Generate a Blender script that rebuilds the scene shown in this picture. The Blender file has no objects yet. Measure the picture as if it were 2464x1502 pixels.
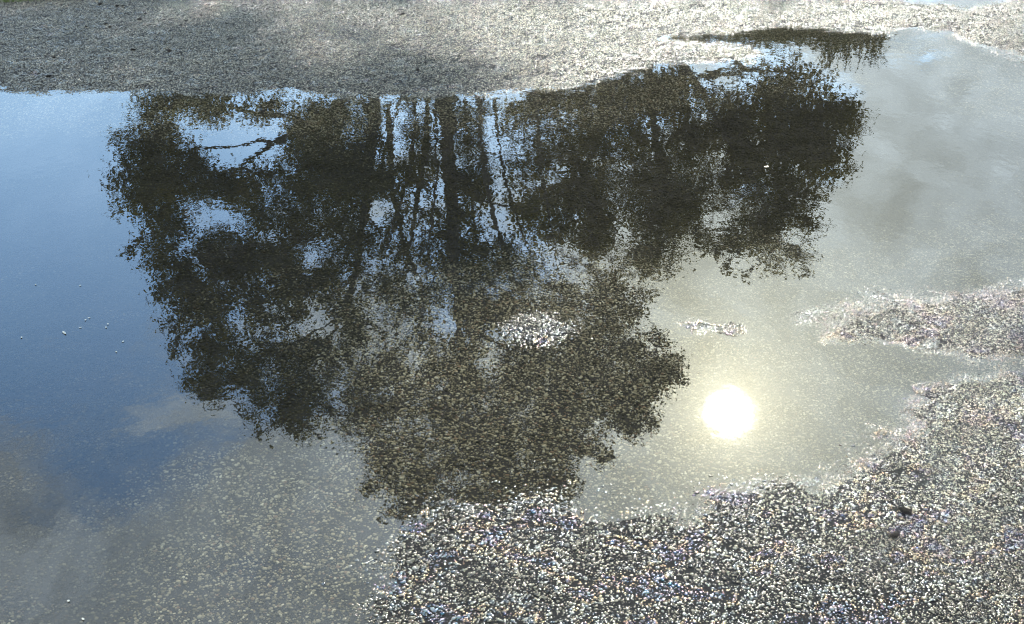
import bpy, bmesh, math, random
import numpy as np
from mathutils import Vector, Matrix

R = math.radians
rng = np.random.default_rng(7)
random.seed(7)
scene = bpy.context.scene
C = scene.collection

# ------------------------------------------------------------------ camera
CAM_H, PITCH, HALF_V = 1.6, R(25.0), math.tan(R(13.0))
HALF_H = HALF_V * 1024 / 624
cam_data = bpy.data.cameras.new('camera')
cam = bpy.data.objects.new('camera', cam_data)
C.objects.link(cam)
cam.location = (0, 0, CAM_H)
cam.rotation_euler = (math.pi / 2 - PITCH, 0, 0)
cam_data.sensor_fit = 'HORIZONTAL'
cam_data.sensor_width = 36
cam_data.lens = 18 / HALF_H
cam_data.clip_start, cam_data.clip_end = 0.05, 2000
scene.camera = cam

# ------------------------------------------------------------------ sun and sky
SUN_AZ, SUN_EL = R(10.42), R(28.9)          # azimuth clockwise from +Y
sun_dir = Vector((math.sin(SUN_AZ) * math.cos(SUN_EL), math.cos(SUN_AZ) * math.cos(SUN_EL), math.sin(SUN_EL)))
sl = bpy.data.lights.new('sun', 'SUN')
sl.energy, sl.angle, sl.color = 2.5, R(0.53), (1.0, 0.93, 0.82)
sun = bpy.data.objects.new('sun', sl)
C.objects.link(sun)
sun.rotation_euler = sun_dir.to_track_quat('Z', 'Y').to_euler()
sun.location = sun_dir * 60

EXPOSURE = 2.5
scene.view_settings.view_transform = 'Standard'
scene.view_settings.look = 'None'
scene.view_settings.gamma = 1
scene.view_settings.use_curve_mapping = False
scene.view_settings.exposure = EXPOSURE


class NT:
    """tiny node-tree helper"""
    def __init__(self, tree):
        self.t = tree
        tree.nodes.clear()

    def n(self, kind, **kw):
        nd = self.t.nodes.new(kind)
        for k, v in kw.items():
            setattr(nd, k, v)
        return nd

    def put(self, sock, v):
        if hasattr(v, 'links') or isinstance(v, bpy.types.NodeSocket):
            self.t.links.new(v, sock)
        elif v is not None:
            sock.default_value = v

    def math(self, op, a, b=None, c=None, clamp=False):
        nd = self.n('ShaderNodeMath', operation=op, use_clamp=clamp)
        for i, v in enumerate((a, b, c)):
            if v is not None:
                self.put(nd.inputs[i], v)
        return nd.outputs[0]

    def vmath(self, op, a, b=None, out=0):
        nd = self.n('ShaderNodeVectorMath', operation=op)
        self.put(nd.inputs[0], a)
        if b is not None:
            if op == 'SCALE':
                self.put(nd.inputs['Scale'], b)
            else:
                self.put(nd.inputs[1], b)
        return nd.outputs[out]

    def noise(self, vec, scale, detail=3, rough=0.55, dist=0.0):
        nd = self.n('ShaderNodeTexNoise')
        self.put(nd.inputs['Vector'], vec)
        nd.inputs['Scale'].default_value = scale
        nd.inputs['Detail'].default_value = detail
        nd.inputs['Roughness'].default_value = rough
        nd.inputs['Distortion'].default_value = dist
        return nd.outputs['Fac']

    def mix(self, fac, a, b, blend='MIX'):
        nd = self.n('ShaderNodeMix', data_type='RGBA', blend_type=blend)
        self.put(nd.inputs[0], fac)
        self.put(nd.inputs[6], a)
        self.put(nd.inputs[7], b)
        return nd.outputs[2]

    def remap(self, v, a, b, c=0.0, d=1.0, smooth=False):
        nd = self.n('ShaderNodeMapRange')
        if smooth:
            nd.interpolation_type = 'SMOOTHSTEP'
        self.put(nd.inputs[0], v)
        for i, k in enumerate((a, b, c, d)):
            nd.inputs[i + 1].default_value = k
        return nd.outputs[0]


world = bpy.data.worlds.new('World')
scene.world = world
world.use_nodes = True
w = NT(world.node_tree)
direction = w.n('ShaderNodeTexCoord').outputs['Generated']
sky = w.n('ShaderNodeTexSky', sky_type='NISHITA')
sky.sun_disc = False
sky.sun_elevation, sky.sun_rotation = SUN_EL, SUN_AZ
sky.air_density, sky.dust_density, sky.ozone_density = 1.0, 0.25, 3.0
sky_col = w.vmath('MULTIPLY', sky.outputs[0], (0.086, 0.104, 0.108))
# clouds lie on a level layer: project the view direction onto it
sep = w.n('ShaderNodeSeparateXYZ')
w.put(sep.inputs[0], direction)
dz = w.math('ADD', w.math('MAXIMUM', sep.outputs[2], 0.0), 0.1)
cx, cy = w.math('DIVIDE', sep.outputs[0], dz), w.math('DIVIDE', sep.outputs[1], dz)
comb = w.n('ShaderNodeCombineXYZ')
w.put(comb.inputs[0], cx)
w.put(comb.inputs[1], cy)
layer = comb.outputs[0]
bank = w.math('ADD', w.math('MULTIPLY', cx, 1.5), w.math('MULTIPLY_ADD', cy, -1.05, 2.60))
puffs = w.noise(layer, 3.0, 6, 0.60, 0.5)
wisps = w.noise(layer, 6.0, 5, 0.6, 0.9)
cover = w.math('ADD', bank, w.math('MULTIPLY_ADD', puffs, 3.4, -1.7))
cover = w.math('ADD', cover, w.math('MULTIPLY_ADD', wisps, 1.7, -0.72))
cover = w.remap(cover, 0.0, 1.0, 0.0, 0.97, True)
cover = w.math('MAXIMUM', cover, w.remap(sep.outputs[2], 0.12, 0.46, 0.62, 0.0, True))      # thin haze towards the horizon
# angle to the sun: thin cloud scatters light forward into an aureole
cosang = w.vmath('DOT_PRODUCT', direction, tuple(sun_dir), out=1)
ang = w.math('MULTIPLY', w.math('ARCCOSINE', w.math('MINIMUM', cosang, 0.999999)), 180 / math.pi)
def fall(width, power, gain):
    q = w.math('POWER', w.math('DIVIDE', ang, width), power)
    return w.math('MULTIPLY', w.math('EXPONENT', w.math('MULTIPLY', q, -1.0)), gain)
halo = w.math('ADD', fall(4.2, 1.0, 0.95), fall(12.0, 1.0, 0.30))
core = w.math('ADD', fall(0.72, 3.0, 22.0), fall(1.7, 1.0, 2.2))
streak = w.n('ShaderNodeVectorMath', operation='MULTIPLY')
w.put(streak.inputs[0], layer)
streak.inputs[1].default_value = (1.0, 0.62, 1.0)
mott = w.remap(w.noise(streak.outputs[0], 6.5, 6, 0.60, 0.7), 0.32, 0.68, 0.64, 1.42)
# an overcast layer is about three times brighter overhead than at the horizon
cl = w.math('MULTIPLY', mott, w.math('MULTIPLY_ADD', w.math('MAXIMUM', sep.outputs[2], 0.0), 0.84, 0.08))
cloud_col = w.vmath('SCALE', (0.78, 0.95, 1.10), cl)
cloud_col = w.vmath('ADD', cloud_col, w.vmath('SCALE', (1.0, 0.96, 0.62), halo))
body = w.mix(cover, sky_col, cloud_col)
body = w.vmath('ADD', body, w.vmath('SCALE', (1.0, 0.92, 0.66), core))
bg = w.n('ShaderNodeBackground')
w.put(bg.inputs[0], body)
bg.inputs[1].default_value = 1.0
wo = w.n('ShaderNodeOutputWorld')
w.put(wo.inputs[0], bg.outputs[0])

cy_ = scene.cycles
cy_.use_denoising = True
cy_.denoiser = 'OPENIMAGEDENOISE'
cy_.denoising_input_passes = 'RGB_ALBEDO_NORMAL'
cy_.denoising_prefilter = 'ACCURATE'
cy_.use_light_tree = False
cy_.use_adaptive_sampling = False
cy_.caustics_reflective = False
cy_.caustics_refractive = False
cy_.max_bounces = 8
cy_.diffuse_bounces = 3
cy_.glossy_bounces = 4
cy_.transparent_max_bounces = 16
cy_.sample_clamp_indirect = 6.0
cy_.filter_width = 1.2


# ------------------------------------------------------------------ geometry of the place
# Survey of the puddle's shore and of the trees: bearings measured in the photograph (2464 x 1502 units),
# turned into metres on the level ground, or, through the mirror of the water, into points at a tree's distance.
def bearing(px, py):
    a = (px - 1232.0) / 1232.0 * HALF_H
    b = -(py - 751.0) / 751.0 * HALF_V
    s, c = math.sin(PITCH), math.cos(PITCH)
    return a, c + b * s, -s + b * c

def on_ground(px, py):
    x, y, z = bearing(px, py)
    t = CAM_H / -z
    return x * t, y * t

def in_mirror(px, py, dist):
    x, y, z = bearing(px, py)
    t = dist / y
    return Vector((x * t, dist, -CAM_H - z * t))

def px_size(dist):                       # metres covered by one survey unit at that distance
    return dist * HALF_H / 1232.0 * 1.08

shore = [(-900, 215), (-400, 220), (0, 222), (290, 225), (500, 227), (680, 222), (830, 232), (1000, 234), (1150, 231), (1232, 219),
         (1382, 200), (1502, 184), (1592, 162), (1682, 156), (1790, 146), (1812, 136), (1806, 116), (1700, 103), (1616, 95), (1616, 90),
         (1720, 80), (1800, 74), (1882, 64), (1950, 70), (2057, 80), (2130, 77), (2207, 68), (2282, 75), (2357, 100), (2464, 146),
         (2640, 235), (2900, 400), (2950, 640), (2464, 686), (2300, 700), (2200, 706), (2100, 720), (2040, 744), (2022, 766), (2042, 792), (2082, 816),
         (2182, 834), (2347, 871), (2464, 875), (2700, 868), (2700, 900), (2464, 894), (2380, 902), (2307, 916), (2252, 941), (2190, 981), (2160, 1031),
         (2082, 1071), (2007, 1104), (1957, 1141), (1902, 1168), (1832, 1188), (1745, 1202), (1668, 1250), (1648, 1262), (1610, 1246), (1532, 1220),
         (1432, 1213), (1382, 1203), (1307, 1196), (1232, 1192), (1150, 1196), (1075, 1216), (1005, 1254), (955, 1285), (935, 1330),
         (915, 1380), (880, 1432), (845, 1505), (800, 1620), (700, 1800), (300, 2000), (-900, 2000)]
far_pool = [(2140, -6), (2185, 6), (2260, 10), (2330, 17), (2372, 12), (2410, 2), (2470, -14), (2700, -40), (2600, -75), (2300, -80), (2120, -45)]
islands = [(1328, 797, 82, 32), (1690, 787, 40, 11), (1750, 791, 16, 5)]

def to_ground(poly):
    return np.array([on_ground(*p) for p in poly])

def polygon_sd(P, poly):
    """signed distance, positive inside"""
    n = len(poly)
    d2 = np.full(len(P), 1e9)
    inside = np.zeros(len(P), bool)
    for i in range(n):
        a, b = poly[i], poly[(i + 1) % n]
        e = b - a
        q = P - a
        t = np.clip((q @ e) / max(e @ e, 1e-12), 0, 1)
        r = q - t[:, None] * e
        d2 = np.minimum(d2, (r * r).sum(1))
        cond = (a[1] > P[:, 1]) != (b[1] > P[:, 1])
        xs = (b[0] - a[0]) * (P[:, 1] - a[1]) / (b[1] - a[1] + 1e-12) + a[0]
        inside ^= cond & (P[:, 0] < xs)
    d = np.sqrt(d2)
    return np.where(inside, d, -d)

shore_g, far_g = to_ground(shore), to_ground(far_pool)
GX0, GX1, GY0, GY1, GS = -5.5, 6.5, 0.4, 12.0, 0.016
gx = np.arange(GX0, GX1, GS)
gy = np.arange(GY0, GY1, GS)
PX, PY = np.meshgrid(gx, gy)
PP = np.stack([PX.ravel(), PY.ravel()], 1)
sd_main = polygon_sd(PP, shore_g)
sd_far = polygon_sd(PP, far_g)
for (ix, iy, rx, ry) in islands:
    c0 = np.array(on_ground(ix, iy))
    ax = abs(on_ground(ix + rx, iy)[0] - c0[0])
    ay = abs(on_ground(ix, iy - ry)[1] - on_ground(ix, iy + ry)[1]) / 2
    q = np.sqrt(((PP[:, 0] - c0[0]) / ax) ** 2 + ((PP[:, 1] - c0[1]) / ay) ** 2)
    sd_main = np.minimum(sd_main, (q - 1) * max(min(ax, ay), 0.055))
SD_MAIN, SD_FAR = sd_main.reshape(PX.shape), sd_far.reshape(PX.shape)

waves = []
for lam, amp in ((0.9, 0.0007), (0.35, 0.0005), (0.14, 0.0004), (0.06, 0.0003)):
    for _ in range(9):
        th, ph = rng.uniform(0, 2 * math.pi, 2)
        l = lam * rng.uniform(0.7, 1.4)
        waves.append((math.cos(th) * 2 * math.pi / l, math.sin(th) * 2 * math.pi / l, ph, amp / 2.1))

def undulation(x, y):
    s = np.zeros_like(x)
    for (kx, ky, ph, a) in waves:
        s += a * np.sin(kx * x + ky * y + ph)
    return s

def lookup(tab, x, y):
    u = np.clip((x - GX0) / GS, 0, tab.shape[1] - 1.001)
    v = np.clip((y - GY0) / GS, 0, tab.shape[0] - 1.001)
    i, j = u.astype(int), v.astype(int)
    f, g = u - i, v - j
    return (tab[j, i] * (1 - f) * (1 - g) + tab[j, i + 1] * f * (1 - g) + tab[j + 1, i] * (1 - f) * g + tab[j + 1, i + 1] * f * g)

def ground_height(x, y):
    """level of the stone tops: zero on the shore, a shallow dip under the water, a gentle rise outside"""
    s = np.maximum(lookup(SD_MAIN, x, y), lookup(SD_FAR, x, y))
    deep = np.clip((s - 0.12) / 0.75, 0, 1)
    z = np.where(s > 0, -0.011 * np.tanh(s / 0.34) - 0.008 * deep * deep * (3 - 2 * deep), -0.011 * np.tanh(s / 0.34))
    return z + undulation(x, y) * np.clip(1.15 - np.abs(s) * 0.4, 0.35, 1)


# ------------------------------------------------------------------ materials
def material(name):
    m = bpy.data.materials.new(name)
    m.use_nodes = True
    t = NT(m.node_tree)
    out = t.n('ShaderNodeOutputMaterial')
    return m, t, out

def principled(t, out):
    p = t.n('ShaderNodeBsdfPrincipled')
    t.put(out.inputs[0], p.outputs[0])
    return p

def sheen(t, p, pos, level=0.25):
    # under water (below level zero) the stone has hardly any surface gloss of its own: its index is close to water's
    sz = t.n('ShaderNodeSeparateXYZ')
    t.put(sz.inputs[0], pos)
    dry = t.remap(sz.outputs[2], -0.0002, 0.0002)
    t.put(p.inputs['Specular IOR Level'], t.math('MULTIPLY', dry, level))
    return dry

def mat_bitumen():
    m, t, out = material('wet bitumen')
    p = principled(t, out)
    pos = t.n('ShaderNodeNewGeometry').outputs['Position']
    grit = t.noise(pos, 260, 2, 0.5)
    blot = t.noise(pos, 3.0, 4, 0.6)
    col = t.mix(grit, (0.006, 0.006, 0.0068, 1), (0.020, 0.019, 0.018, 1))
    col = t.mix(t.remap(blot, 0.35, 0.7, 0, 0.4), col, (0.009, 0.0085, 0.008, 1))
    t.put(p.inputs['Base Color'], col)
    p.inputs['Roughness'].default_value = 0.45
    sheen(t, p, pos, 0.0)
    p.inputs['IOR'].default_value = 1.4
    vor = t.n('ShaderNodeTexVoronoi')
    vor.inputs['Scale'].default_value = 105
    t.put(vor.inputs['Vector'], pos)
    h = t.math('ADD', t.math('MULTIPLY', grit, 0.6), t.math('MULTIPLY', vor.outputs['Distance'], -0.8))
    b = t.n('ShaderNodeBump')
    b.inputs['Strength'].default_value = 0.6
    b.inputs['Distance'].default_value = 0.002
    t.put(b.inputs['Height'], h)
    t.put(p.inputs['Normal'], b.outputs[0])
    return m

def mat_stone():
    m, t, out = material('wet road stone')
    p = principled(t, out)
    pos = t.n('ShaderNodeNewGeometry').outputs['Position']
    at = t.n('ShaderNodeAttribute', attribute_name='tone')
    fine = t.noise(pos, 900, 3, 0.6)
    col = t.mix(t.remap(fine, 0.3, 0.75, 0.0, 0.35), at.outputs['Color'], (0.030, 0.027, 0.022, 1))
    wear = t.remap(t.noise(pos, 2.2, 5, 0.65), 0.30, 0.70, 0.72, 1.22)
    col = t.vmath('SCALE', col, wear)
    # stone colour runs to one dark tone where the water is deepest
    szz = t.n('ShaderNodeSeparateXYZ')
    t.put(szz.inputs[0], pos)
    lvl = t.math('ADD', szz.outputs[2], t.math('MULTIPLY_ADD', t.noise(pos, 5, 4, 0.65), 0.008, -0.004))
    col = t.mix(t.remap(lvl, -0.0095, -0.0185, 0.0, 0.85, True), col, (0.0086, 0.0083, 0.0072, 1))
    t.put(p.inputs['Base Color'], col)
    t.put(p.inputs['Roughness'], t.remap(t.noise(pos, 300, 2, 0.5), 0.3, 0.7, 0.10, 0.19))
    p.inputs['IOR'].default_value = 1.42
    dry = sheen(t, p, pos)
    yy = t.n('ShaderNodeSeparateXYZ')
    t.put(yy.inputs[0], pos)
    glint_film = t.remap(t.math('SUBTRACT', t.noise(pos, 9, 3, 0.6), t.remap(yy.outputs[1], 3.8, 5.6, 0.0, 0.10)), 0.46, 0.60)
    # thin film added to tint the glints, weaker towards the far side
    t.put(p.inputs['Thin Film Thickness'], t.math('MULTIPLY', t.math('MULTIPLY', dry, glint_film), t.remap(t.noise(pos, 60, 3, 0.6), 0.3, 0.7, 205, 285)))
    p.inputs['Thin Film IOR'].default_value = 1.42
    b = t.n('ShaderNodeBump')
    b.inputs['Strength'].default_value = 0.25
    b.inputs['Distance'].default_value = 0.0010
    t.put(b.inputs['Height'], t.noise(pos, 520, 3, 0.6))
    t.put(p.inputs['Normal'], b.outputs[0])
    return m

def mat_water():
    m, t, out = material('still rain water')
    pos = t.n('ShaderNodeNewGeometry').outputs['Position']
    sc = t.n('ShaderNodeVectorMath', operation='MULTIPLY')
    t.put(sc.inputs[0], pos)
    sc.inputs[1].default_value = (1.0, 0.62, 1.0)
    h = t.math('MULTIPLY', t.noise(sc.outputs[0], 26, 2, 0.45), 1.0)
    h = t.math('ADD', h, t.math('MULTIPLY', t.noise(sc.outputs[0], 7, 1, 0.4), 1.4))
    calm = t.remap(t.noise(pos, 1.3, 2, 0.5), 0.35, 0.65, 0.45, 1.25, True)
    b = t.n('ShaderNodeBump')
    t.put(b.inputs['Strength'], calm)
    b.inputs['Distance'].default_value = 0.00020
    t.put(b.inputs['Height'], h)
    # Fresnel reflectance of a thin sheet of water, the same from above and below
    inc = t.n('ShaderNodeNewGeometry').outputs['Incoming']
    c = t.math('MAXIMUM', t.math('ABSOLUTE', t.vmath('DOT_PRODUCT', inc, b.outputs[0], out=1)), 0.02)
    g = t.math('SQRT', t.math('MULTIPLY_ADD', c, c, 1.333 ** 2 - 1))
    gp, gm = t.math('ADD', g, c), t.math('SUBTRACT', g, c)
    r1 = t.math('POWER', t.math('DIVIDE', gm, gp), 2.0)
    r2 = t.math('POWER', t.math('DIVIDE', t.math('MULTIPLY_ADD', c, gp, -1.0), t.math('MULTIPLY_ADD', c, gm, 1.0)), 2.0)
    refl = t.math('MULTIPLY', t.math('MULTIPLY', r1, 0.5), t.math('ADD', r2, 1.0), clamp=True)
    tr = t.n('ShaderNodeBsdfTransparent')
    tr.inputs[0].default_value = (0.90, 0.89, 0.84, 1)
    gl = t.n('ShaderNodeBsdfGlossy')
    gl.inputs['Roughness'].default_value = 0.0
    gl.inputs['Color'].default_value = (1, 1, 1, 1)
    t.put(gl.inputs['Normal'], b.outputs[0])
    mx = t.n('ShaderNodeMixShader')
    t.put(mx.inputs[0], refl)
    t.put(mx.inputs[1], tr.outputs[0])
    t.put(mx.inputs[2], gl.outputs[0])
    t.put(out.inputs[0], mx.outputs[0])
    return m

def mat_leaf(name, c0, c1, trans):
    m, t, out = material(name)
    pos = t.n('ShaderNodeNewGeometry').outputs['Position']
    n1 = t.noise(pos, 1.7, 3, 0.6)
    col = t.mix(t.remap(n1, 0.35, 0.65), c0 + (1,), c1 + (1,))
    d = t.n('ShaderNodeBsdfDiffuse')
    t.put(d.inputs[0], col)
    tl = t.n('ShaderNodeBsdfTranslucent')
    t.put(tl.inputs[0], t.mix(0.5, col, (0.12, 0.11, 0.02, 1)))
    mx = t.n('ShaderNodeMixShader')
    mx.inputs[0].default_value = trans
    t.put(mx.inputs[1], d.outputs[0])
    t.put(mx.inputs[2], tl.outputs[0])
    t.put(out.inputs[0], mx.outputs[0])
    return m

def mat_simple(name, c0, c1, scale, rough, bump=0.0):
    m, t, out = material(name)
    p = principled(t, out)
    pos = t.n('ShaderNodeNewGeometry').outputs['Position']
    f = t.noise(pos, scale, 5, 0.65)
    t.put(p.inputs['Base Color'], t.mix(t.remap(f, 0.3, 0.7), c0 + (1,), c1 + (1,)))
    p.inputs['Roughness'].default_value = rough
    if bump:
        b = t.n('ShaderNodeBump')
        b.inputs['Distance'].default_value = bump
        t.put(b.inputs['Height'], f)
        t.put(p.inputs['Normal'], b.outputs[0])
    return m

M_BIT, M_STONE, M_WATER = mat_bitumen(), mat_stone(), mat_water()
M_BARK = mat_simple('grey brown bark', (0.028, 0.022, 0.016), (0.085, 0.070, 0.052), 9, 0.85, 0.03)
M_LEAF_A = mat_leaf('dark tree leaves', (0.030, 0.032, 0.010), (0.066, 0.062, 0.018), 0.35)
M_LEAF_C = mat_leaf('olive tree leaves', (0.038, 0.034, 0.009), (0.085, 0.068, 0.016), 0.40)
M_LEAF_E = mat_leaf('shrub leaves', (0.028, 0.030, 0.010), (0.060, 0.055, 0.016), 0.25)
M_GRASS = mat_leaf('verge grass', (0.040, 0.070, 0.016), (0.095, 0.110, 0.034), 0.25)
M_SOIL = mat_simple('verge soil', (0.030, 0.034, 0.014), (0.060, 0.066, 0.026), 14, 0.9, 0.02)
M_CHIP = mat_simple('sodden bark chip', (0.004, 0.003, 0.003), (0.012, 0.010, 0.008), 300, 1.0)
for _n in M_CHIP.node_tree.nodes:
    if _n.type == 'BSDF_PRINCIPLED':
        _n.inputs['Specular IOR Level'].default_value = 0.05
M_PETAL = mat_simple('pale petal', (0.12, 0.12, 0.105), (0.20, 0.20, 0.17), 200, 0.6)
M_YLEAF = mat_simple('yellow leaf', (0.10, 0.105, 0.012), (0.16, 0.15, 0.02), 200, 0.5)


# ------------------------------------------------------------------ mesh helpers
def mesh_from(name, verts, faces, mat, smooth=True):
    me = bpy.data.meshes.new(name)
    verts = np.asarray(verts, np.float32)
    faces = np.asarray(faces, np.int32)
    k = faces.shape[1]
    me.vertices.add(len(verts))
    me.vertices.foreach_set('co', verts.ravel())
    me.loops.add(faces.size)
    me.loops.foreach_set('vertex_index', faces.ravel())
    me.polygons.add(len(faces))
    me.polygons.foreach_set('loop_start', np.arange(0, faces.size, k, dtype=np.int32))
    me.polygons.foreach_set('use_smooth', np.full(len(faces), smooth))
    me.update(calc_edges=True)
    me.materials.append(mat)
    return me

def link(name, me, parent=None, **props):
    o = bpy.data.objects.new(name, me)
    C.objects.link(o)
    o.parent = parent
    for k, v in props.items():
        o[k] = v
    return o

def grid_faces(nx, ny):
    i, j = np.meshgrid(np.arange(nx - 1), np.arange(ny - 1))
    a = (j * nx + i).ravel()
    return np.stack([a, a + 1, a + nx + 1, a + nx], 1)


# ------------------------------------------------------------------ asphalt sheet, out to the horizon
def graded(a, b, step):
    core = np.arange(a, b, step)
    out = np.cumsum(step * 1.28 ** np.arange(1, 29))
    return np.concatenate([(a - out)[::-1], core, core[-1] + out])

xs, ys = graded(-4.4, 5.2, 0.03), graded(1.0, 9.4, 0.03)
X, Y = np.meshgrid(xs, ys)
Z = ground_height(X.ravel(), Y.ravel()) - 0.00135
asphalt = link('asphalt', mesh_from('asphalt', np.stack([X.ravel(), Y.ravel(), Z], 1), grid_faces(len(xs), len(ys)), M_BIT), kind='structure')
asphalt['label'] = 'wet dark asphalt with pale worn stones around the puddle'

# ------------------------------------------------------------------ road stones
def ico(sub):
    bm = bmesh.new()
    bmesh.ops.create_icosphere(bm, subdivisions=sub, radius=1)
    v = np.array([x.co[:] for x in bm.verts])
    f = np.array([[x.index for x in fc.verts] for fc in bm.faces])
    bm.free()
    return v, f

ICO_V, ICO_F = ico(2)
SHAPES = []
for k in range(14):
    v = ICO_V.copy()
    for _ in range(7):                                   # cleave flat facets as in crushed rock, softened by wear
        nrm = rng.normal(size=3)
        nrm[2] *= 0.6
        nrm /= np.linalg.norm(nrm)
        lim = rng.uniform(0.55, 0.85)
        over = np.maximum(v @ nrm - lim, 0)
        v -= over[:, None] * nrm * 0.85
    top = rng.normal(size=3) * 0.10
    top[2] = 1
    top /= np.linalg.norm(top)
    over = np.maximum(v @ top - 0.62, 0)                 # traffic-worn top
    v -= over[:, None] * top * 0.45
    v += rng.normal(size=v.shape) * 0.02
    v[:, 0] *= rng.uniform(1.0, 1.45)
    SHAPES.append(v)

PALETTE = [((0.245, 0.215, 0.150), 0.22), ((0.150, 0.130, 0.088), 0.26), ((0.080, 0.071, 0.052), 0.24), ((0.33, 0.30, 0.22), 0.08), ((0.15, 0.105, 0.072), 0.05), ((0.030, 0.029, 0.026), 0.15)]
def tones(n):
    k = rng.choice(len(PALETTE), n, p=[p[1] for p in PALETTE])
    return np.array([PALETTE[i][0] for i in k]) * 0.42 * rng.uniform(0.75, 1.25, (n, 1))

HEX = 0.080                                              # spacing of the hexagonal patches of stones
def patch_stones(pitch, radius):
    """positions, sizes, turns of the stones in one patch"""
    pts = []
    r = HEX / 2
    m = int(r / pitch) + 3
    for j in range(-m, m + 1):
        for i in range(-m, m + 1):
            x = (i + (j % 2) * 0.5) * pitch + rng.uniform(-0.34, 0.34) * pitch
            y = j * pitch * 0.866 + rng.uniform(-0.34, 0.34) * pitch
            if max(abs(x * math.cos(a) + y * math.sin(a)) for a in (0, math.pi / 3, 2 * math.pi / 3)) < r:
                pts.append((x, y))
    out = []
    for (x, y) in pts:
        s = float(np.clip(rng.lognormal(-0.12, 0.44), 0.40, 2.1)) * radius
        if rng.random() < 0.09:
            continue
        out.append((x, y, s, rng.uniform(0, 2 * math.pi), rng.integers(len(SHAPES)), rng.normal(0, 0.00055), rng.normal(0, 0.10), rng.normal(0, 0.10)))
    return out

def stone_matrix(s, turn, tx, ty):
    return np.array((Matrix.Rotation(turn, 3, 'Z') @ Matrix.Rotation(tx, 3, 'X') @ Matrix.Rotation(ty, 3, 'Y') @ Matrix.Diagonal((s, s, s * 0.56))))

PATCHES = [patch_stones(0.0061, 0.00255) for _ in range(12)] + [patch_stones(0.0044, 0.00185) for _ in range(6)]
DROPS = [0.56 * 0.00255 * 0.85] * 12 + [0.56 * 0.00185 * 0.85] * 6      # a middling stone's top reaches the road level
def patch_mesh(name, stones, drop):
    V, F, T = [], [], []
    tn = tones(len(stones))
    for i, (x, y, s, turn, sh, dzz, tx, ty) in enumerate(stones):
        v = SHAPES[sh] @ stone_matrix(s, turn, tx, ty).T
        v = v + np.array([x, y, dzz - drop])
        F.append(ICO_F + len(V) * len(ICO_V))
        V.append(v)
        T.append(np.repeat(tn[i][None], len(v), 0))
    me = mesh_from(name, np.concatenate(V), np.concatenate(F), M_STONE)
    at = me.attributes.new('tone', 'FLOAT_COLOR', 'POINT')
    T = np.concatenate(T)
    at.data.foreach_set('color', np.concatenate([T, np.ones((len(T), 1))], 1).astype(np.float32).ravel())
    return me

patch_objs = [bpy.data.objects.new('stone_patch', patch_mesh('stone_patch', p, d_)) for p, d_ in zip(PATCHES, DROPS)]

# where the patches lie: all the road in view, and a metre and more to each side
px_, py_ = [], []
for j in range(int(8.6 / (HEX * 0.866))):
    y = 1.45 + j * HEX * 0.866
    half = HALF_H * (y * 1.02 + 0.75) + 1.0
    n = int(half / HEX) + 1
    for i in range(-n, n + 1):
        px_.append((i + (j % 2) * 0.5) * HEX)
        py_.append(y)
px_, py_ = np.array(px_), np.array(py_)
e = 0.03
pz = ground_height(px_, py_)
tilt_x = np.arctan((ground_height(px_, py_ + e) - ground_height(px_, py_ - e)) / (2 * e))
tilt_y = -np.arctan((ground_height(px_ + e, py_) - ground_height(px_ - e, py_)) / (2 * e))
turn = rng.integers(0, 6, len(px_)) * (math.pi / 3)
which = rng.integers(0, 12, len(px_)).astype(np.int32)
# the surface course turns finer towards the right
fine_share = np.clip((px_ - 0.10 + 0.25 * np.sin(py_ * 2.1)) / 0.7, 0, 1) * np.clip((5.2 - py_) / 1.2, 0, 1)
which = np.where(rng.random(len(px_)) < fine_share, rng.integers(12, 18, len(px_)), which).astype(np.int32)
# five patches at the near edge of the view are laid stone by stone
target = np.array(on_ground(1270, 1462))
near = np.argsort((px_ - target[0]) ** 2 + ((py_ - target[1])) ** 2)
single, count = [], 0
for k in near:
    n = len(PATCHES[which[k]])
    if count + n > 340:
        break
    single.append(k)
    count += n
mask = np.ones(len(px_), bool)
mask[single] = False

pm = bpy.data.meshes.new('road_stone_points')
pm.vertices.add(int(mask.sum()))
pm.vertices.foreach_set('co', np.stack([px_, py_, pz], 1)[mask].astype(np.float32).ravel())
a1 = pm.attributes.new('turn', 'FLOAT_VECTOR', 'POINT')
def euler_of(k):
    m = Matrix.Rotation(tilt_x[k], 3, 'X') @ Matrix.Rotation(tilt_y[k], 3, 'Y') @ Matrix.Rotation(turn[k], 3, 'Z')
    return m.to_euler()
eul = np.array([euler_of(k)[:] for k in np.nonzero(mask)[0]], np.float32)
a1.data.foreach_set('vector', eul.ravel())
a2 = pm.attributes.new('which', 'INT', 'POINT')
a2.data.foreach_set('value', which[mask])
stones_obj = link('road_stone_layer', pm, asphalt, kind='stuff')
stones_obj['label'] = 'pale crushed stones bedded in the dark asphalt'
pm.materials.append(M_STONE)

ng = bpy.data.node_groups.new('lay_stones', 'GeometryNodeTree')
ng.interface.new_socket('Geometry', in_out='INPUT', socket_type='NodeSocketGeometry')
ng.interface.new_socket('Geometry', in_out='OUTPUT', socket_type='NodeSocketGeometry')
gi, go = ng.nodes.new('NodeGroupInput'), ng.nodes.new('NodeGroupOutput')
ji = ng.nodes.new('GeometryNodeGeometryToInstance')
for po in reversed(patch_objs):
    oi = ng.nodes.new('GeometryNodeObjectInfo')
    oi.inputs['Object'].default_value = po
    ng.links.new(oi.outputs['Geometry'], ji.inputs[0])
iop = ng.nodes.new('GeometryNodeInstanceOnPoints')
iop.inputs['Pick Instance'].default_value = True
na = ng.nodes.new('GeometryNodeInputNamedAttribute')
na.data_type = 'FLOAT_VECTOR'
na.inputs['Name'].default_value = 'turn'
nb = ng.nodes.new('GeometryNodeInputNamedAttribute')
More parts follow.
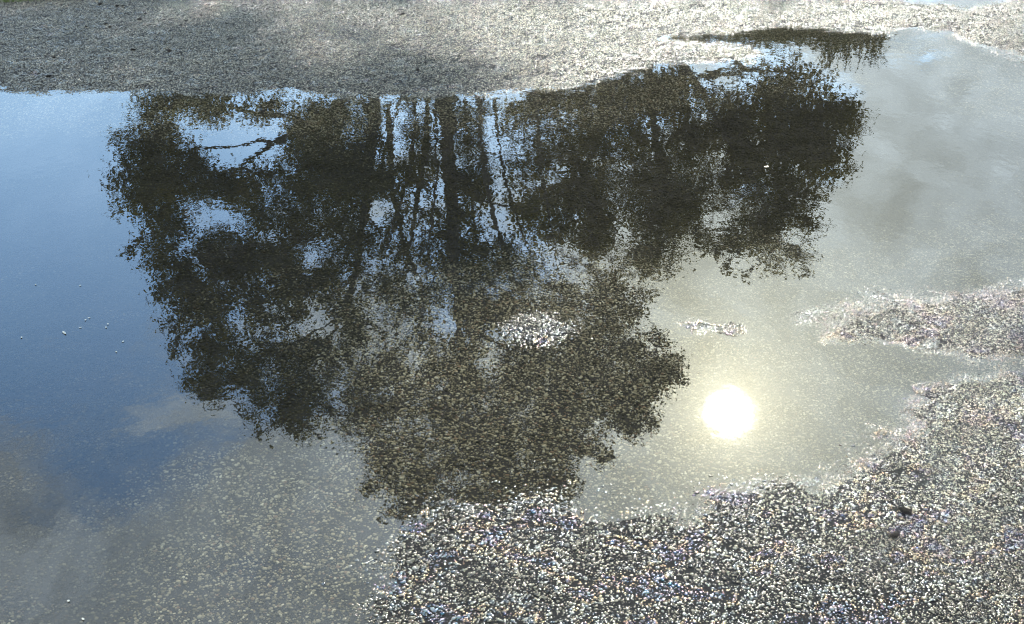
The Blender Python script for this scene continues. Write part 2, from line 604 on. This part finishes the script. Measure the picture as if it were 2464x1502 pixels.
nb.data_type = 'INT'
nb.inputs['Name'].default_value = 'which'
e2r = ng.nodes.new('FunctionNodeEulerToRotation')
ng.links.new(gi.outputs[0], iop.inputs['Points'])
ng.links.new(ji.outputs[0], iop.inputs['Instance'])
ng.links.new(nb.outputs[0], iop.inputs['Instance Index'])
ng.links.new(na.outputs[0], e2r.inputs[0])
ng.links.new(e2r.outputs[0], iop.inputs['Rotation'])
ng.links.new(iop.outputs[0], go.inputs[0])
stones_obj.modifiers.new('lay_stones', 'NODES').node_group = ng

# the stones nearest the camera, one by one
lib = []
for k in range(len(SHAPES)):
    row = []
    for c_ in tones(4):
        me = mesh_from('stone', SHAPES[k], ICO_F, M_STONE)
        at = me.attributes.new('tone', 'FLOAT_COLOR', 'POINT')
        at.data.foreach_set('color', np.tile(np.append(c_, 1.0), len(ICO_V)).astype(np.float32))
        row.append(me)
    lib.append(row)
for k in single:
    base = Matrix.Translation((px_[k], py_[k], pz[k])) @ euler_of(k).to_matrix().to_4x4()
    for q, (x, y, s, tn, sh, dzz, tx, ty) in enumerate(PATCHES[which[k]]):
        o = link('stone', lib[sh][q % 4], asphalt)
        loc = Matrix.Translation((x, y, dzz - DROPS[which[k]])) @ Matrix.Rotation(tn, 4, 'Z') @ Matrix.Rotation(tx, 4, 'X') @ Matrix.Rotation(ty, 4, 'Y') @ Matrix.Diagonal((s, s, s * 0.56, 1))
        o.matrix_basis = base @ loc

# ------------------------------------------------------------------ water
def water(name, tab, label):
    st = 0.048
    wx, wy = np.arange(GX0 + 0.1, GX1 - 0.1, st), np.arange(GY0 + 0.1, GY1 - 0.1, st)
    WX, WY = np.meshgrid(wx, wy)
    f = grid_faces(len(wx), len(wy))
    s = lookup(tab, WX.ravel(), WY.ravel())
    f = f[s[f].max(1) > -0.16]
    used, inv = np.unique(f, return_inverse=True)
    v = np.stack([WX.ravel(), WY.ravel(), np.zeros(WX.size)], 1)[used]
    o = link(name, mesh_from(name, v, inv.reshape(f.shape), M_WATER), kind='structure')
    o['label'] = label
    return o
water('puddle', SD_MAIN, 'shallow puddle mirroring dark trees, blue sky and the sun')
water('small_puddle', SD_FAR, 'small grey puddle at the far corner of the asphalt')

# ------------------------------------------------------------------ grass verge beyond the road
edge = [(-60, 4.0), (-9, 6.4), (-5, 7.05), (-3.2, 7.36), (-2.75, 7.43), (-2.45, 7.52), (-2.2, 7.66), (-1.5, 8.1), (0.0, 8.7), (3, 9.9), (7, 10.8), (14, 11.2), (60, 10.5)]
V, F = [], []
cols = []
for (ex, ey) in edge:
    for dy, z in ((-0.02, -0.02), (0.03, 0.030), (0.6, 0.045), (5, 0.06), (40, 0.05), (420, 0.05)):
        V.append((ex * (1 + max(dy, 0) * 0.015), ey + dy, z))
F = grid_faces(6, len(edge))
verge = link('grass_verge', mesh_from('grass_verge', V, F[:, ::-1], M_SOIL), kind='structure')
blades_v, blades_f = [], []
for _ in range(9000):
    u = random.random() ** 1.5
    ex = random.uniform(-5.0, 2.0)
    ey = float(np.interp(ex, [p[0] for p in edge], [p[1] for p in edge])) + u * 0.9 - 0.02
    h, a, lean = random.uniform(0.03, 0.09), random.uniform(0, 6.283), random.uniform(0.01, 0.05)
    wd = random.uniform(0.0015, 0.003)
    dx, dy = math.cos(a), math.sin(a)
    b = len(blades_v)
    lx, ly = random.uniform(-lean, lean), random.uniform(-lean, lean)
    blades_v += [(ex - dx * wd, ey - dy * wd, 0.01), (ex + dx * wd, ey + dy * wd, 0.01), (ex + lx * 0.5 + dx * wd * 0.7, ey + ly * 0.5 + dy * wd * 0.7, 0.02 + h * 0.6), (ex + lx, ey + ly, 0.02 + h)]
    blades_f += [(b, b + 1, b + 2, b + 3)]
grass = link('grass', mesh_from('grass', blades_v, blades_f, M_GRASS), kind='stuff')
grass['label'] = 'short green grass along the far edge of the asphalt'

# ------------------------------------------------------------------ trees (seen in the water)
def tube(points, radii, sides=7):
    """tapered tube along a polyline; returns verts, quads"""
    P = [Vector(p) for p in points]
    V, F = [], []
    for i, p in enumerate(P):
        d = (P[min(i + 1, len(P) - 1)] - P[max(i - 1, 0)]).normalized()
        a = d.orthogonal().normalized()
        b = d.cross(a)
        for s in range(sides):
            t = 2 * math.pi * s / sides
            V.append(p + (a * math.cos(t) + b * math.sin(t)) * radii[i])
    for i in range(len(P) - 1):
        for s in range(sides):
            q = (s + 1) % sides
            F.append((i * sides + s, i * sides + q, (i + 1) * sides + q, (i + 1) * sides + s))
    return np.array([v[:] for v in V]), np.array(F)

def wander(a, b, n, amp, sag=0.0):
    pts = []
    off = Vector((0, 0, 0))
    for i in range(n + 1):
        t = i / n
        if 0 < i < n:
            off += Vector((random.gauss(0, amp), random.gauss(0, amp), random.gauss(0, amp)))
        p = a.lerp(b, t) + off * math.sin(math.pi * t)
        p.z += sag * math.sin(math.pi * t)
        pts.append(p)
    return pts

def join(parts):
    V, F, n = [], [], 0
    for v, f in parts:
        V.append(v)
        F.append(f + n)
        n += len(v)
    return np.concatenate(V), np.concatenate(F)

def leaves_mesh(name, centres, size, mat):
    """folded leaves: two triangles meeting on the midrib"""
    n = len(centres)
    a = rng.normal(size=(n, 3))
    a[:, 2] = a[:, 2] * 0.7 - 0.25
    a /= np.linalg.norm(a, axis=1)[:, None]
    b = np.cross(a, rng.normal(size=(n, 3)))
    b /= np.linalg.norm(b, axis=1)[:, None]
    nn = np.cross(a, b)
    L = size * rng.uniform(0.65, 1.35, n)[:, None]
    Wd = L * rng.uniform(0.24, 0.36, n)[:, None]
    v0 = centres - a * L * 0.5
    v2 = centres + a * L * 0.5
    v1 = centres + b * Wd + nn * Wd * 0.35
    v3 = centres - b * Wd + nn * Wd * 0.35
    V = np.stack([v0, v1, v2, v3], 1).reshape(-1, 3)
    i = np.arange(n) * 4
    F = np.concatenate([np.stack([i, i + 1, i + 2], 1), np.stack([i, i + 2, i + 3], 1)])
    return mesh_from(name, V, F, mat, False)

def build_tree(label, dist, depth, stems, limbs, clumps, leaf, mat, group=None, trunk_r=None, cover=0.140, twiggy=3.0, name='broadleaf_tree'):
    """stems / limbs: survey polylines [(px, py, half width)], clumps: (px, py, rx, ry, density)"""
    u = px_size(dist)
    first = in_mirror(stems[0][0][0], stems[0][0][1], dist)
    root = bpy.data.objects.new(name, None)
    C.objects.link(root)
    root.location = (first.x, dist, 0.0)
    root['label'], root['category'] = label, 'tree' if 'tree' in name else 'shrub'
    if group:
        root['group'] = group
    inv = Matrix.Translation(-root.location)
    def local(v):
        return np.asarray(v) - np.array(root.location[:])
    nodes = []
    for si, st in enumerate(stems):
        pts, rad = [], []
        dd = dist + (0 if si == 0 else random.uniform(-0.8, 0.8))
        for i, (px, py, hw) in enumerate(st):
            q = in_mirror(px, py, dd)
            q.y += 0.12 * i * random.uniform(-1, 1)
            pts.append(q)
            rad.append(hw * u)
        if si == 0:
            base = Vector((pts[0].x, dist, -0.05))
            lo = base.lerp(pts[0], 0.5)
            pts = [base, lo] + pts
            rad = [rad[0] * 1.55, rad[0] * 1.12] + rad
        fine, fr = [], []
        for i in range(len(pts) - 1):
            for k in range(4):
                t = k / 4
                fine.append(pts[i].lerp(pts[i + 1], t) + Vector((random.gauss(0, 1), random.gauss(0, 1), 0)) * rad[i] * 0.12 * (i + k > 0))
                fr.append(rad[i] + (rad[i + 1] - rad[i]) * t)
        fine.append(pts[-1])
        fr.append(rad[-1])
        if si > 0 and nodes:                                  # rises from the nearest lower wood
            low = [q for q in nodes if q[0].z < fine[0].z - 0.2] or nodes
            near_ = min(low, key=lambda q: (q[0] - fine[0]).length)
            fine = wander(near_[0], fine[0], 4, 0.05)[:-1] + fine
            fr = [min(near_[1], fr[0] * 1.25)] * 4 + fr
        v, f = tube(fine, fr, 9)
        link('trunk' if si == 0 else 'stem', mesh_from('trunk', local(v), f, M_BARK), root)
        nodes += list(zip(fine[3 if si == 0 else 0:], fr[3 if si == 0 else 0:]))
    for lb in limbs:
        pts = [in_mirror(p[0], p[1], dist + random.uniform(-0.4, 0.4)) for p in lb]
        rad = [p[2] * u for p in lb]
        fine, fr = [], []
        for i in range(len(pts) - 1):
            seg = wander(pts[i], pts[i + 1], 4, 0.04)
            fine += seg[:-1]
            fr += [rad[i] + (rad[i + 1] - rad[i]) * k / 4 for k in range(4)]
        fine.append(pts[-1])
        fr.append(rad[-1])
        v, f = tube(fine, fr, 6)
        link('limb', mesh_from('limb', local(v), f, M_BARK), root)
        nodes += list(zip(fine, fr))
    twigs, cents = [], []
    for (px, py, rx, ry, dens) in clumps:
        dd = dist + random.uniform(-1, 1) * depth
        c = in_mirror(px, py, dd)
        ax, az = rx * px_size(dd), ry * px_size(dd)
        ay = 0.5 * (ax + az) * random.uniform(0.8, 1.3)
        # the bough that carries the clump
        below = [q for q in nodes if q[0].z < c.z + 0.3 * az] or nodes
        st = min(below, key=lambda q: (q[0] - c).length + 0.6 * max(0.0, q[0].z - c.z + (q[0].xy - c.xy).length * 0.35))
        d = (st[0] - c).length
        r0 = min(st[1] * 0.75, 0.014 + 0.012 * d)
        pl = wander(st[0], c, 6, 0.06 * d / 3, -0.05 * d)
        v, f = tube(pl, [r0 + (0.007 - r0) * (i / 6) ** 0.8 for i in range(7)], 6)
        link('bough', mesh_from('bough', local(v), f, M_BARK), root)
        area = math.pi * rx * ry
        n = int(area * cover * dens * (0.085 / leaf) ** 2 * (dist / 28) ** 2)
        nt = max(5, int(math.sqrt(area) / 11 * twiggy))
        tips = []
        for _ in range(nt):
            dv = rng.normal(size=3)
            dv /= np.linalg.norm(dv)
            tip = c + Vector(dv * rng.uniform(0.5, 1.22) * np.array([ax, ay, az]))
            tip.z -= 0.25 * az * random.random()                  # twigs droop
            a0 = pl[random.randint(3, 6)]
            tw = wander(a0, tip, 4, 0.05 * (tip - a0).length)
            twigs.append(tube(tw, [0.0065, 0.0055, 0.0045, 0.0035, 0.0015], 4))
            tips += [tw[2], tw[3], tw[4], tw[4]]
        # leaves gather round the twigs in sprays
        tp = np.array([p[:] for p in tips])
        k = rng.integers(0, len(tp), n)
        spread = 0.23 * min(ax, az) + 0.0018 * dist
        pts = tp[k] + rng.normal(size=(n, 3)) * spread
        fill = int(n * 0.12 * dens)
        dv = rng.normal(size=(fill, 3))
        dv /= np.linalg.norm(dv, axis=1)[:, None]
        pts[:fill] = np.array(c[:]) + dv * (rng.uniform(0, 1, (fill, 1)) ** 0.42) * np.array([ax, ay, az]) * 0.95
        cents.append(pts)
    v, f = join(twigs)
    link('twig_spray', mesh_from('twig_spray', local(v), f, M_BARK), root, kind='stuff')
    link('crown', leaves_mesh('crown', local(np.concatenate(cents)), leaf, mat), root, kind='stuff')
    return root

left_clumps = [(480, 240, 180, 24, .9), (370, 285, 60, 26, .6), (620, 225, 60, 20, .8), (310, 350, 55, 34, .4), (440, 440, 105, 52, .95), (320, 460, 70, 40, .45),
    (290, 500, 45, 22, .35), (610, 400, 80, 30, .22), (360, 600, 60, 45, .5), (650, 470, 80, 40, .4), (610, 625, 95, 60, .95), (500, 660, 110, 50, .65), (410, 700, 55, 36, .45),
    (470, 770, 75, 50, .40), (590, 760, 100, 60, .75), (470, 880, 55, 52, .7), (520, 930, 66, 44, .95), (620, 880, 100, 70, .75), (650, 1010, 62, 50, .5), (740, 980, 100, 70, .7),
    (790, 330, 80, 75, .9), (800, 430, 90, 75, .95), (720, 530, 85, 50, .85), (870, 300, 55, 65, .7), (900, 430, 95, 55, .95), (760, 640, 90, 70, .75), (850, 800, 85, 70, .6), (850, 1060, 80, 60, .6), (730, 860, 80, 70, .75)]
mid_clumps = [(970, 410, 80, 45, .9), (1000, 300, 40, 50, .35), (1060, 450, 55, 50, .8), (1150, 290, 70, 60, .5), (1160, 450, 70, 50, .7), (1085, 640, 75, 42, 1.0), (1000, 730, 100, 60, .6),
    (1120, 790, 110, 70, .7), (960, 860, 100, 70, .7), (1050, 910, 110, 70, .85), (1180, 900, 100, 75, .85), (950, 990, 95, 70, .85), (1080, 1040, 110, 70, .85), (1200, 1050, 100, 75, .7),
    (980, 1130, 100, 62, .85), (1120, 1150, 100, 65, .85), (905, 1190, 44, 55, .5), (1000, 1230, 90, 50, .8), (1290, 1140, 85, 70, .9), (1330, 1040, 90, 75, .95), (1345, 1200, 42, 55, .95), (1440, 1040, 80, 62, .9),
    (1500, 970, 80, 66, .95), (1550, 905, 70, 50, .95), (1615, 882, 38, 20, .7), (1480, 870, 90, 62, .9), (1400, 910, 90, 70, .95), (1530, 810, 55, 45, .9), (1450, 770, 95, 62, .9), (1330, 810, 100, 62, .95),
    (1445, 1095, 40, 28, .9), (1520, 725, 50, 34, .8), (1290, 660, 95, 45, .35), (1420, 640, 90, 50, .7), (1230, 700, 80, 60, .45), (1240, 560, 80, 50, .7), (1250, 1230, 80, 50, .85)]
right_clumps = [(1250, 320, 90, 60, .75), (1380, 290, 100, 70, .9), (1500, 255, 100, 60, .95), (1600, 215, 70, 36, .95), (1350, 430, 100, 62, .9), (1480, 400, 110, 70, .9), (1600, 320, 90, 66, .9), (1620, 450, 100, 70, .95),
    (1500, 530, 110, 62, .9), (1380, 545, 100, 52, .9), (1760, 300, 75, 45, .95), (1870, 260, 80, 55, 1), (1930, 190, 55, 34, .9), (1960, 300, 72, 52, 1), (2035, 270, 40, 30, .75), (2080, 288, 22, 15, .4), (1850, 375, 100, 62, 1),
    (1975, 380, 72, 52, 1), (1740, 405, 80, 62, .9), (1920, 445, 80, 42, .8), (1850, 500, 80, 42, .55), (1955, 495, 34, 34, .45), (1780, 545, 90, 50, .6), (1690, 560, 80, 45, .8), (1825, 600, 90, 42, .9), (1900, 595, 50, 46, .7),
    (1920, 655, 24, 24, .5), (1820, 650, 48, 30, .85), (1600, 600, 62, 34, .75), (1540, 640, 50, 28, .6), (1690, 610, 40, 20, .5), (1755, 195, 80, 30, .22), (1700, 230, 50, 40, .4)]
shrub_clumps = [(1640, 92, 60, 10, 1), (1720, 92, 80, 16, 1), (1800, 88, 90, 24, 1), (1880, 82, 90, 30, 1), (1960, 88, 80, 28, .95), (2030, 92, 60, 26, .9), (2080, 92, 44, 22, .7), (2115, 84, 22, 12, .35), (1830, 60, 160, 26, .9), (1960, 55, 150, 26, .9)]

def inside(px, py, poly):
    return bool(polygon_sd(np.array([[px, py]], float), np.array(poly, float))[0] > 0)
def depth_in(px, py, poly):
    return float(polygon_sd(np.array([[px, py]], float), np.array(poly, float))[0])
holes = [([(420, 300), (560, 282), (690, 300), (700, 340), (600, 400), (470, 360), (400, 340)], 0.0), ([(410, 510), (560, 500), (640, 540), (520, 570), (440, 610)], 0.0),
         ([(560, 400), (700, 390), (720, 440), (600, 470)], 0.3), ([(985, 225), (1190, 225), (1190, 420), (1120, 440), (985, 400)], 0.5), ([(880, 470), (1060, 470), (1060, 590), (960, 690), (860, 740), (800, 700)], 0.6),
         ([(1110, 470), (1190, 470), (1180, 600), (1110, 620)], 0.45), ([(1230, 590), (1400, 590), (1400, 690), (1250, 720)], 0.5), ([(1690, 165), (1870, 165), (1850, 235), (1760, 262), (1690, 250)], 0.12),
         ([(940, 740), (1010, 740), (1000, 840), (940, 830)], 0.2), ([(1690, 480), (1860, 480), (1880, 560), (1700, 570)], 0.45), ([(1390, 350), (1480, 340), (1470, 400), (1400, 400)], 0.5), ([(1190, 820), (1250, 820), (1260, 900), (1200, 900)], .35)]
left_out = [(300, 215), (330, 285), (262, 330), (240, 500), (300, 545), (292, 605), (350, 655), (372, 745), (402, 835), (432, 935), (490, 982), (560, 975), (600, 1035), (680, 1078), (760, 1050), (830, 1095), (930, 1100), (940, 215)]
mid_out = [(920, 225), (900, 900), (840, 1100), (860, 1210), (900, 1245), (960, 1300), (1300, 1290), (1392, 1230), (1392, 1102), (1458, 1128), (1530, 1080), (1600, 1000), (1620, 925), (1668, 882), (1602, 800), (1562, 762), (1590, 700), (1240, 560), (1230, 225)]
right_out = [(1200, 225), (1400, 190), (1600, 160), (1700, 160), (1930, 140), (2020, 165), (2000, 220), (2060, 242), (2100, 300), (2060, 342), (2062, 400), (2010, 440), (2000, 500), (1962, 580), (1935, 680), (1870, 682), (1800, 692), (1760, 650), (1680, 622), (1640, 655), (1560, 690), (1420, 640), (1220, 600)]
def filler(outline, step):
    xs_, ys_ = [p[0] for p in outline], [p[1] for p in outline]
    out = []
    y = min(ys_)
    while y < max(ys_):
        x = min(xs_)
        while x < max(xs_):
            qx, qy = x + random.uniform(-.45, .45) * step, y + random.uniform(-.45, .45) * step * 0.7
            d = depth_in(qx, qy, outline)
            if d > 1:
                dens = random.uniform(0.35, 1.15)
                for hp, hd in holes:
                    if inside(qx, qy, hp):
                        dens *= hd
                r = min(step * random.uniform(0.6, 0.9), max(17.0, d * 1.05))
                if dens > 0.03:
                    out.append((qx, qy, r, r * 0.72, dens))
            x += step
        y += step * 0.7
    return out
left_clumps = filler(left_out, 62) + [c for c in left_clumps if c[4] > 0.85]
mid_clumps = filler(mid_out, 66) + [c for c in mid_clumps if c[4] > 0.9]
right_clumps = filler(right_out, 66) + [c for c in right_clumps if c[4] > 0.9]

build_tree('broad tree with a leaning trunk, its drooping side boughs mirrored in the blue water', 14.6, 0.9,
    [[(905, 200, 17), (895, 330, 14), (880, 470, 11), (860, 640, 8), (800, 820, 6), (720, 950, 4)],
     [(830, 240, 9), (740, 300, 8), (660, 350, 6), (560, 420, 4)]],
    [[(740, 290, 6), (640, 275, 5), (520, 262, 4), (380, 262, 2)], [(690, 335, 6), (560, 355, 4), (430, 375, 2)], [(880, 450, 6), (760, 405, 5), (620, 415, 4), (480, 445, 3)],
     [(870, 560, 6), (760, 570, 5), (600, 590, 4), (450, 640, 3)], [(860, 640, 5), (700, 700, 4), (480, 770, 2)], [(830, 760, 4), (640, 860, 3), (480, 940, 2)]],
    left_clumps, 0.040, M_LEAF_A)
build_tree('tallest tree with straight thick trunk, its crown mirrored down to the near shore', 15.2, 0.9,
    [[(1074, 200, 21), (1076, 330, 19), (1082, 460, 17), (1090, 600, 14), (1100, 780, 10), (1120, 950, 7), (1150, 1120, 4)],
     [(1030, 230, 8), (1026, 330, 7), (1010, 440, 6), (985, 600, 5), (960, 760, 3)],
     [(1154, 240, 7), (1158, 360, 6), (1190, 520, 5), (1240, 700, 4), (1330, 860, 3)],
     [(935, 250, 8), (940, 460, 7), (980, 616, 6), (1040, 780, 3)],
     [(1000, 235, 4), (990, 400, 4), (940, 560, 3), (900, 720, 2)],
     [(1046, 240, 4), (1052, 420, 3), (1030, 600, 3), (1010, 800, 2)],
     [(1118, 235, 4), (1128, 420, 3), (1150, 600, 3), (1170, 800, 2)],
     [(1190, 240, 5), (1210, 420, 4), (1270, 600, 3), (1310, 700, 2)],
     [(960, 240, 4), (900, 460, 4), (860, 640, 3), (830, 780, 2)],
     [(1290, 230, 5), (1300, 400, 4), (1330, 580, 3), (1360, 720, 2)]],
    [[(1090, 620, 8), (1200, 700, 6), (1340, 780, 4), (1500, 830, 2)], [(1100, 760, 7), (1240, 860, 5), (1400, 930, 4), (1560, 910, 2)], [(1110, 860, 6), (1200, 1000, 4), (1320, 1140, 3)]],
    mid_clumps, 0.040, M_LEAF_A)
build_tree('dense olive green tree with a ragged crown, mirrored beside the grey cloud', 20.0, 1.3,
    [[(1560, 170, 12), (1570, 280, 11), (1590, 400, 8), (1640, 520, 5)],
     [(1640, 150, 8), (1690, 220, 7), (1740, 320, 6), (1820, 440, 4)],
     [(1480, 200, 7), (1440, 330, 6), (1390, 460, 4)]],
    [[(1740, 300, 5), (1850, 320, 4), (1990, 310, 2)], [(1800, 420, 4), (1850, 540, 3), (1830, 640, 2)], [(1700, 230, 3), (1780, 190, 2), (1860, 215, 1.5)], [(1700, 190, 3), (1800, 235, 2), (1850, 190, 1)]],
    right_clumps, 0.062, M_LEAF_C)
shrub = build_tree('low bushy shrub with upright shoots, mirrored in the narrow far tongue of the puddle', 14.0, 0.5,
    [[(1880, 40, 4), (1885, 70, 3), (1890, 95, 2)], [(1800, 45, 3), (1760, 85, 2)], [(1970, 45, 3), (2040, 85, 2)]], [], shrub_clumps, 0.05, M_LEAF_E, name='shrub')
sh = []
for _ in range(70):                                           # upright shoots on its outer side
    p0 = in_mirror(random.uniform(1990, 2110), random.uniform(85, 100), 14 + random.uniform(-.4, .4))
    p1 = in_mirror(0, 0, 14)
    hgt = random.uniform(0.12, 0.36)
    lean = (p0.x - in_mirror(2050, 100, 14).x) * 0.35
    tip = p0 + Vector((lean + random.gauss(0, .04), random.gauss(0, .05), hgt))
    sh.append(tube(wander(p0, tip, 4, 0.008), [0.008, 0.008, 0.007, 0.005, 0.002], 4))
v, f = join(sh)
link('shoot_spray', mesh_from('shoot_spray', v - np.array(shrub.location[:]), f, M_LEAF_E), shrub, kind='stuff')

# ------------------------------------------------------------------ small bits on the road and on the water
def chip_mesh(k):
    v = ICO_V.copy()
    v *= 1 + rng.normal(0, 0.16, (len(v), 1))
    v[:, 0] *= rng.uniform(1.0, 1.6)
    v[:, 2] *= 0.5
    return mesh_from('bark_chip', v, ICO_F, M_CHIP, False)

chips = [(132, 144), (117, 187), (256, 63), (265, 70), (208, 70), (283, 20), (295, 20), (350, 38), (336, 52), (449, 55), (437, 66), (484, 43), (526, 21), (545, 61), (408, 128), (321, 126), (394, 54), (241, 15), (968, 40), (1005, 174)]
chip_lib = [chip_mesh(k) for k in range(5)]
def lay_chip(px, py, size, label, group=None):
    x, y = on_ground(px, py)
    o = link('bark_chip', random.choice(chip_lib))
    s = size * random.uniform(0.8, 1.2)
    o.location = (x, y, float(ground_height(np.array([x]), np.array([y]))[0]) + s * 0.3)
    o.scale = (s, s, s)
    o.rotation_euler = (random.uniform(-.3, .3), random.uniform(-.3, .3), random.uniform(0, 6.28))
    o['label'], o['category'] = label, 'bark chip'
    if group:
        o['group'] = group
for (a, b) in chips[:18]:
    lay_chip(a, b, 0.0078, 'small dark bark chip scattered on the dull grey asphalt beyond the blue water', 'dark chips on the far asphalt')
lay_chip(968, 40, 0.010, 'lone dark chip on the bare asphalt far beyond the mirrored trunk')
lay_chip(1005, 174, 0.009, 'lone dark chip just beyond the far shore of the puddle, near the mirrored trunk')
lay_chip(2177, 1237, 0.0085, 'black chip among the glittering stones of the near shore, upper of two')
lay_chip(2151, 1297, 0.0075, 'black chip among the glittering stones of the near shore, lower of two')

def petal_mesh(L, W, curl):
    V, F = [], []
    nx, ny = 6, 4
    for j in range(ny):
        for i in range(nx):
            u, t = i / (nx - 1) * 2 - 1, j / (ny - 1) * 2 - 1
            wd = W * math.sqrt(max(0.06, 1 - u * u * 0.96)) * (1 - 0.2 * u)
            V.append((u * L, t * wd, curl * (u * u * L * 0.5 + t * t * wd * 0.6)))
    return mesh_from('petal', V, grid_faces(nx, ny), M_PETAL)
petal_lib = [petal_mesh(0.008, 0.004, 0.3), petal_mesh(0.006, 0.0045, 0.5), petal_mesh(0.011, 0.003, 0.2)]
for i, (a, b) in enumerate([(86, 686), (193, 688), (206, 771), (215, 766), (260, 781), (255, 789), (193, 789), (52, 813), (280, 848), (296, 823), (165, 1448), (200, 1491), (155, 802)]):
    x, y = on_ground(a, b)
    o = link('petal', petal_lib[2 if i == 12 else random.randrange(2)])
    o.location = (x, y, 0.0012)
    o.rotation_euler = (0, 0, random.uniform(0, 6.28))
    o.scale = (1, 1, 1) if i == 12 else (0.52,) * 3
    o['category'] = 'petal'
    if i == 12:
        o['label'] = 'longest narrow pale petal afloat on the deep blue water'
        o.rotation_euler = (0, 0, -0.9)
    elif i in (10, 11):
        o['label'], o['group'] = 'pale petal fleck afloat on the grey water at the near edge', 'petals on the grey water'
    else:
        o['label'], o['group'] = 'tiny pale petal fleck afloat on the blue water', 'petals on the blue water'
lf = link('fallen_leaf', mesh_from('fallen_leaf', [v.co[:] for v in petal_mesh(0.010, 0.0055, 0.25).vertices], grid_faces(6, 4), M_YLEAF))
x, y = on_ground(1844, 402)
lf.location, lf.rotation_euler = (x, y, 0.0012), (0, 0, 0.5)
lf['label'], lf['category'] = 'small yellow leaf afloat in the dark tree reflection', 'leaf'
